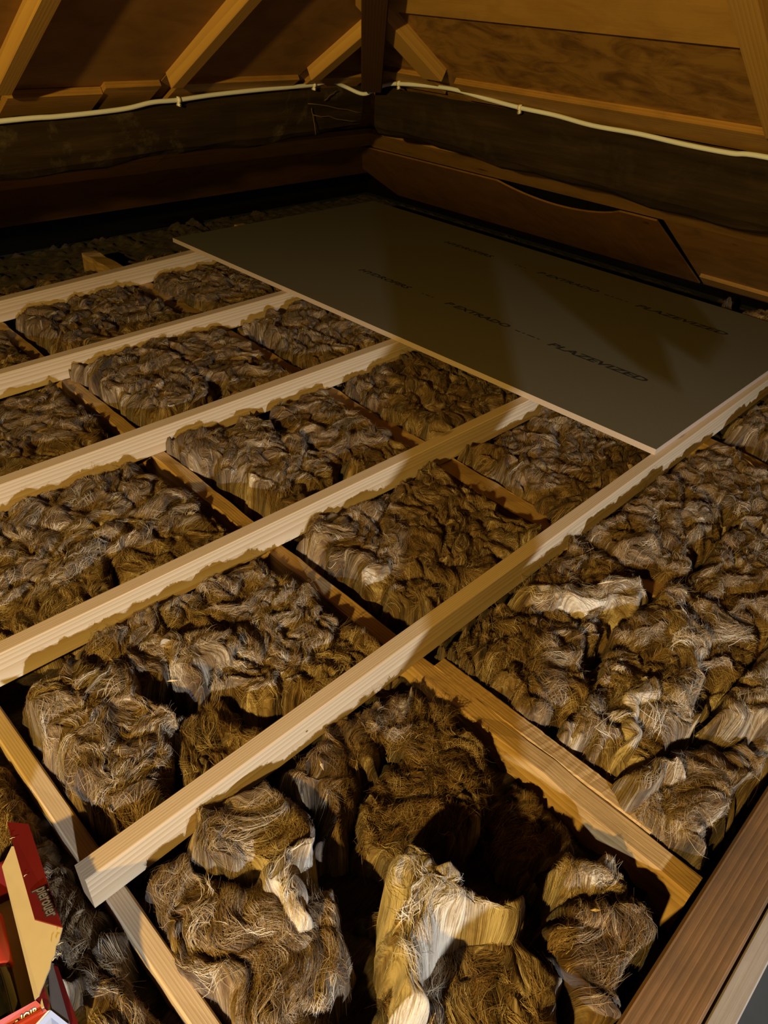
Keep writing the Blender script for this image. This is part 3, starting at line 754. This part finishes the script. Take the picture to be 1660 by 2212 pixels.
        if ns:
            T = np.gradient(Pp, axis=1); T /= np.linalg.norm(T, axis=-1, keepdims=True)+1e-9
            side = np.cross(T, Nn); side /= np.linalg.norm(side, axis=-1, keepdims=True)+1e-9
            wd = (rs.uniform(.00018, .00042, (ns, 1))*max(1.0, res/0.0042))*np.array([.8, 1, 1, .9, .7, .3])[None, :]
            A = Pp-side*wd[..., None]; B = Pp+side*wd[..., None]
            Vs = np.stack([A, B], 2).reshape(-1, 3)-o3
            base = (np.arange(ns)*K*2)[:, None]+np.arange(K-1)[None, :]*2
            Fs = np.stack([base, base+1, base+3, base+2], -1).reshape(-1, 4)
            ltone = np.repeat(rs.normal(0, .17, nl), S).reshape(nl, S)[ok]
            tt = np.clip(tone+0.02+ltone+rs.normal(0, .12, ns), 0, 1)
            tt = np.repeat(tt, K*2)
            fo = build_mesh('loose_fibres', Vs, Fs, FIBRE, root, tt)
            fo['kind'] = 'stuff'; fo['label'] = 'fine loose brown fibres'
    return root

PI = math.pi
# flat loose bed everywhere below (nobody could count it)
def bed():
    res = 0.012; gx = np.arange(-1.3, 3.76, res); gy = np.arange(0.06, 3.76, res); X, Y = np.meshgrid(gx, gy, indexing='ij')
    h = -0.155+0.05*np.abs(pn(X*9, Y*9, 71))+0.025*np.abs(pn(X*22, Y*22, 72))+0.02*pn(X*3, Y*3, 73)
    h = h-0.07*np.clip((X-2.85)*8, 0, 1)-0.05*np.clip((Y-2.95)*8, 0, 1); h = np.maximum(h, -0.188+0.01*pn(X*20, Y*20, 75))
    G = np.stack([X, Y, h], -1).reshape(-1, 3); nx, ny = X.shape
    idx = np.arange(nx*ny).reshape(nx, ny); Fq = np.stack([idx[:-1, :-1], idx[1:, :-1], idx[1:, 1:], idx[:-1, 1:]], -1).reshape(-1, 4)
    o = build_mesh('wool_bed', G, Fq, WOOL, None, np.full(len(G), 0.10), np.stack([X, Y], -1).reshape(-1, 2))
    tag(o, 'loose brown wool bed under the batts between the joists', 'insulation', kind='stuff')
bed()

# bay between nearest and second new joist
wool([(.18, .98), (.30, 1.02), (.38, .92), (.37, .76), (.27, .68), (.18, .70), (.165, .85)], -.015, 101, 0.4, 'crumbly square topped wool chunk left of the nearest joist', .58, .030, .05, .0026, 70, 26, rag=.012, fine=1.9)
wool([(.30, 1.06), (.50, 1.055), (.48, .88), (.37, .84), (.30, .95)], -.035, 102, 1.2, 'small rounded wool lump against the second joist', .55, .035, .06, .003, 60)
wool([(.47, 1.05), (.76, 1.05), (.77, .66), (.55, .66), (.42, .80)], -.035, 103, 0.2, 'large twisted wool piece between the nearest two joists', .56, .050, .06, .0028, 90, 30, warp=1.6, fine=1.3)
wool([(.32, .80), (.46, .80), (.48, .66), (.33, .645), (.27, .68)], -.045, 104, 1.1, 'smooth combed wool piece tucked against the nearest joist', .55, .025, .06, .003, 60)
wool([(.17, .735), (.28, .73), (.27, .645), (.17, .645)], -.055, 105, 0.9, 'smallest wool scrap behind the sawn joist end', .45, .035, .05, .003, 60)
wool([(.845, 1.055), (.99, 1.05), (1.02, .86), (.92, .76), (.85, .80)], -.03, 106, -0.6, 'narrow wool chunk right of the middle old joist', .48, .035, .05, .0032, 60)
wool([(.97, 1.045), (1.33, 1.04), (1.31, .645), (.88, .645), (.86, .76)], -.04, 107, 0.9, 'golden wool piece in front of the second joist', .50, .050, .07, .0032, 80, warp=1.3)
wool([(1.44, 1.04), (1.80, 1.03), (2.0, .95), (1.95, .65), (1.38, .65)], -.04, 108, 0.1, 'brown wool under the near edge of the chipboard', .45, .045, .07, .0038, 60)
# second to third
wool([(.15, 1.57), (.52, 1.575), (.55, 1.25), (.40, 1.15), (.05, 1.2)], -.035, 111, 0.5, 'wool batt at the left photo edge behind the second joist', .58, .045, .08, .0036, 60)
wool([(.45, 1.575), (.77, 1.56), (.775, 1.20), (.60, 1.14), (.46, 1.2)], -.04, 112, 0.2, 'layered wool batt left of the middle old joist', .52, .045, .08, .0036, 60)
wool([(.85, 1.575), (.95, 1.575), (1.0, 1.40), (.88, 1.36)], -.02, 113, 1.0, 'upright wool scrap against the third joist', .50, .03, .05, .0036, 50)
wool([(.93, 1.56), (1.13, 1.57), (1.16, 1.20), (.95, 1.12), (.87, 1.2), (.88, 1.42)], -.025, 114, 0.4, 'ribbed wool batt standing proud in the second bay', .52, .045, .06, .0036, 60)
wool([(1.14, 1.57), (1.39, 1.57), (1.36, 1.13), (1.12, 1.14)], -.035, 115, -0.5, 'wool batt left of the rough old joist', .46, .045, .07, .0036, 60)
wool([(1.46, 1.575), (1.95, 1.575), (1.9, 1.10), (1.42, 1.11)], -.04, 116, 0.6, 'dark wool batt running under the chipboard in the second bay', .44, .045, .07, .004, 50)
# third to fourth
wool([(.30, 2.10), (.80, 2.11), (.80, 1.80), (.72, 1.66), (.30, 1.65)], -.04, 121, 0.3, 'wool batt at the left edge behind the third joist', .48, .04, .08, .0042, 50)
wool([(.86, 2.14), (1.20, 2.17), (1.14, 1.75), (1.0, 1.66), (.87, 1.75)], -.022, 122, 0.5, 'curly wool batt behind the third joist', .48, .045, .06, .0042, 55)
wool([(1.16, 2.16), (1.42, 2.15), (1.40, 1.66), (1.10, 1.68)], -.03, 123, -0.4, 'dark lumpy wool batt left of the rough joist in the third bay', .44, .045, .07, .0042, 50)
wool([(1.50, 2.15), (1.95, 2.16), (1.9, 1.65), (1.47, 1.66)], -.03, 124, 0.8, 'rounded wool rolls beside the chipboard edge', .47, .05, .07, .0042, 50)
# fourth to fifth and eaves
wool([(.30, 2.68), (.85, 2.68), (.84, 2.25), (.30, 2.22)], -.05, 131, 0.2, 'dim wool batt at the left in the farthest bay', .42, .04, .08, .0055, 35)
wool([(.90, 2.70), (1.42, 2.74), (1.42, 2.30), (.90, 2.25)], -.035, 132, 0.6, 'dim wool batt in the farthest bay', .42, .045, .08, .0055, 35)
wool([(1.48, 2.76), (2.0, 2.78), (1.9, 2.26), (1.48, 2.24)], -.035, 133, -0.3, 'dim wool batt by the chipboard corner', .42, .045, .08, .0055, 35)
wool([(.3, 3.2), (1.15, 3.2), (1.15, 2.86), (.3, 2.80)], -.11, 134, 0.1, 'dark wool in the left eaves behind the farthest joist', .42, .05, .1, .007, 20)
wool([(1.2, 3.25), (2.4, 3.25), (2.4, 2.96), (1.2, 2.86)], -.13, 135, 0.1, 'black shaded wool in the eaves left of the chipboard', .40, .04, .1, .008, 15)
wool([(3.06, 1.14), (3.2, 1.14), (3.2, .98), (3.06, 1.0)], .03, 136, 0.5, 'grey wool lump in the right eaves', .3, .04, .06, .005, 35)
wool([(3.06, .94), (3.25, .94), (3.25, .5), (3.06, .5)], .0, 137, 0.5, 'wool in the right eaves beside the chipboard end', .45, .04, .06, .006, 25)
# in front of the nearest joist
wool([(.17, .59), (.227, .575), (.27, .50), (.305, .47), (.365, .46), (.385, .412), (.345, .334), (.32, .302), (.268, .27), (.24, .15), (.18, .15), (.166, .387)], -.042, 141, 1.2, 'big grey brown wool batt in front of the nearest joist', .50, .030, .05, .0022, 70, 14, warp=.7, fine=1.1, grow=.008)
wool([(.18, .18), (.27, .18), (.30, .0), (.18, -.1)], -.07, 142, 1.2, 'wool below the big grey batt at the bottom edge', .50, .03, .05, .003, 40)
wool([(.24, .58), (.32, .59), (.415, .575), (.445, .517), (.40, .46), (.339, .445), (.30, .455), (.27, .494), (.25, .532)], -.022, 183, 0.3, 'tan wool sheet lying over the top of the big grey batt', .60, .026, .045, .0022, 60, 14, warp=.9, grow=.004)
wool([(.360, .470), (.394, .460), (.376, .428), (.346, .434), (.330, .398), (.304, .355), (.280, .355), (.300, .398), (.304, .424), (.290, .448), (.302, .464)], -.002, 182, 1.0, 'pale rolled lip of wool on the big grey batt', .92, .012, .030, .0020, 30, 14, warp=.3, fine=.8, rag=.006, grow=.010)
wool([(.417, .585), (.562, .595), (.671, .58), (.605, .497), (.498, .476), (.435, .42), (.395, .45), (.436, .512)], -.05, 143, 0.9, 'brown wool wedge behind the big grey batt', .40, .032, .06, .0024, 60, 14, grow=.006)
wool([(.56, .585), (.75, .58), (.75, .50), (.74, .38), (.674, .30), (.573, .295), (.47, .33), (.44, .419), (.50, .47), (.60, .49)], -.058, 144, -0.7, 'tangled golden wool near the crossing of the joists', .44, .050, .06, .0024, 110, 14, warp=1.8, fine=1.5, lift=1.8)
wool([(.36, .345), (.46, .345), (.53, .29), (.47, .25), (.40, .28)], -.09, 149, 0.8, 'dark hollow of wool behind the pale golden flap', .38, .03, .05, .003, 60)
wool([(.382, .29), (.468, .25), (.53, .16), (.515, .085), (.430, .03), (.328, .06), (.255, .15), (.29, .22)], -.040, 145, 0.75, 'golden combed wool batt at the bottom of the photo', .56, .022, .05, .0020, 35, 14, warp=.6, fine=1.0, rag=.010, grow=.006)
wool([(.453, .335), (.483, .325), (.466, .280), (.474, .237), (.520, .150), (.484, .155), (.431, .188), (.388, .200), (.360, .203), (.326, .180), (.300, .196), (.326, .232), (.362, .276), (.404, .312)], .040, 181, 0.75, 'pale cream wool sheet folded over the golden batt', .90, .016, .035, .0019, 40, 14, warp=.5, fine=1.0, rag=.006, grow=.008)
wool([(.53, .155), (.64, .12), (.69, .05), (.66, .012), (.50, .012), (.52, .09)], -.035, 146, 0.9, 'brown wool batt beside the brown hatch beam', .42, .030, .05, .0026, 70, 14, grow=.004)
wool([(.615, .185), (.665, .165), (.71, .124), (.676, .090), (.612, .095), (.596, .141)], -.03, 147, 0.4, 'grey fluffy wool tuft beside the yellow old joist', .64, .026, .05, .0024, 90, 14, grow=.006)
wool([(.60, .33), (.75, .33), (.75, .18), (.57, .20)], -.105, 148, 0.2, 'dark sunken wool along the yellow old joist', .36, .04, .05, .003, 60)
wool([(.435, .965), (.455, .945), (.522, .915), (.562, .814), (.508, .790), (.458, .805), (.396, .760), (.412, .819), (.418, .903)], -.004, 184, 1.3, 'pointed wool flap on the large twisted piece', .62, .018, .035, .0022, 60, 14, warp=.7, rag=.008, grow=.004)
# tufts and rolls on the heap at the right
wool([(1.213, .312), (1.275, .289), (1.240, .205), (1.139, .160), (.999, .135), (.950, .171), (1.015, .215), (1.133, .230)], .004, 185, -2.3, 'thick grey tuft standing up near the right photo edge', .66, .030, .05, .0024, 100, 14, lift=1.6, warp=.8)
wool([(.996, .262), (1.052, .255), (1.028, .220), (.976, .210), (.888, .198), (.858, .217), (.933, .236)], .0, 186, -2.6, 'pale knotted twist of wool beside the grey tuft', .80, .020, .03, .0022, 60, 14, warp=.6, rag=.008, grow=.006)
wool([(1.030, .580), (1.214, .462), (1.303, .392), (1.262, .358), (1.210, .356), (1.130, .455), (1.010, .554)], -.008, 187, 2.5, 'long pale strip of wool along the nearest joist', .68, .022, .03, .0024, 80, 14, warp=.3, rag=.010, grow=.004)
wool([(1.040, .145), (1.080, .130), (1.35, .14), (1.35, .02), (1.12, .02), (1.02, .095)], .0, 188, 0.3, 'smooth pale roll of wool at the right photo edge', .68, .024, .05, .0024, 60, 14, warp=.5)
wool([(.822, .198), (.895, .178), (.918, .120), (.894, .080), (.825, .112), (.796, .154)], -.004, 189, 0.2, 'round swirl of pale wool beside the yellow joist', .72, .022, .05, .0022, 70, 14, warp=.7, rag=.008)
# right of the middle old joist
wool([(.845, .59), (1.16, .59), (1.12, .38), (.93, .30), (.845, .34)], -.05, 151, 0.3, 'ragged wool right of the joist crossing', .50, .055, .06, .0028, 100, 26, warp=1.7, fine=1.4, lift=1.5)
wool([(1.10, .595), (1.36, .595), (1.36, .40), (1.12, .36)], -.045, 152, 0.0, 'flaked wool behind the joist crossing on the right', .47, .055, .06, .003, 100, warp=1.6, fine=1.4, lift=1.5)
wool([(1.34, .595), (1.80, .595), (1.75, .36), (1.36, .34)], -.035, 153, -0.2, 'streaky wool heap over the rough old joist', .46, .055, .07, .0032, 90, warp=1.5, fine=1.4, lift=1.5)
wool([(1.78, .595), (2.06, .595), (2.02, .20), (1.70, .25)], -.04, 154, 0.5, 'wool left of the old joist by the chipboard', .48, .055, .07, .0036, 70, warp=1.4, lift=1.4)
wool([(2.17, .59), (2.7, .59), (2.7, .15), (2.14, .15)], -.035, 155, 0.2, 'wool at the right photo edge under the roof slope', .46, .05, .07, .0042, 60)
wool([(.845, .33), (.96, .32), (1.10, .38), (1.14, .22), (1.02, .12), (.86, .15)], -.025, 156, 0.9, 'pale knotted wool roll at the right', .62, .055, .05, .0025, 100, 28, warp=1.6, lift=1.4)
wool([(.81, .17), (1.0, .15), (1.10, .06), (1.05, .012), (.80, .012)], -.04, 157, 0.2, 'combed brown wool swirl beside the hatch beam', .50, .035, .06, .0026, 80)
wool([(1.10, .38), (1.36, .36), (1.40, .18), (1.22, .10), (1.10, .16)], -.03, 158, -0.8, 'fluffy grey wool tufts near the right edge', .56, .06, .06, .0028, 100, warp=1.6, lift=1.6)
wool([(1.30, .36), (1.72, .36), (1.70, .10), (1.36, .08)], -.035, 159, 0.4, 'brown wool heap at the right photo edge', .50, .055, .06, .0032, 80, warp=1.5, lift=1.4)
wool([(1.08, .14), (1.5, .10), (1.5, .012), (1.05, .012)], -.045, 160, 0.1, 'wool along the far side of the hatch beam', .48, .04, .06, .0034, 60)
wool([(1.5, .10), (2.1, .20), (2.1, .012), (1.5, .012)], -.05, 161, 0.1, 'wool along the hatch beam beyond the right edge', .48, .04, .06, .005, 30)
# left of the pale old joist
wool([(-.10, 1.06), (.13, 1.06), (.13, .76), (-.1, .70)], -.078, 171, 0.9, 'wool at the left edge behind the red box', .55, .045, .06, .003, 80)
wool([(.03, .80), (.13, .80), (.13, .58), (.08, .52), (.02, .60)], -.085, 172, 1.3, 'golden wool strip between red box and pale old joist', .58, .04, .05, .0026, 80)
wool([(.03, .56), (.128, .56), (.128, .36), (.02, .36)], -.07, 173, 1.2, 'grey wool beside the red box under the joist end', .50, .035, .05, .0026, 70)
wool([(-.15, .45), (.128, .38), (.128, .05), (-.15, .05)], -.08, 174, 1.0, 'dark bluish wool at the bottom left', .48, .035, .05, .0028, 60)

# splinters and chips left on the wool
def splinter(a, b, w_, label):
    a = Vector(a); b = Vector(b); t = (b-a).normalized(); u = t.cross(Vector((0, 0, 1))).normalized(); n = u.cross(t)
    mid = (a+b)/2+n*0.0015
    vs = [a, mid+u*w_, b, mid-u*w_, mid+n*w_*0.8, mid-n*w_*0.5]
    fs = [(0, 1, 4), (1, 2, 4), (2, 3, 4), (3, 0, 4), (1, 0, 5), (2, 1, 5), (3, 2, 5), (0, 3, 5)]
    return tag(mesh_obj('wood_splinter', vs, fs, PINE), label, 'splinter', 'splinters on the wool')
splinter((2.0093, 0.4615, -0.03), (1.9764, 0.418, -0.026), 0.003, 'bright splinter beside the old joist near the chipboard')
splinter((0.3935, 0.8459, -0.03), (0.408, 0.8308, -0.026), 0.003, 'pale wood chip between the small lump and the pointed flap')
splinter((0.4757, 0.5297, -0.01), (0.4652, 0.5069, -0.006), 0.003, 'thin splinter on the wedge behind the big grey batt')
splinter((0.581, 0.0969, 0.0), (0.5902, 0.0855, 0.004), 0.003, 'thin pale splinter near the hatch beam')
splinter((1.161, 0.4398, 0.015), (1.195, 0.417, 0.019), 0.003, 'pale splinter on the long pale strip')
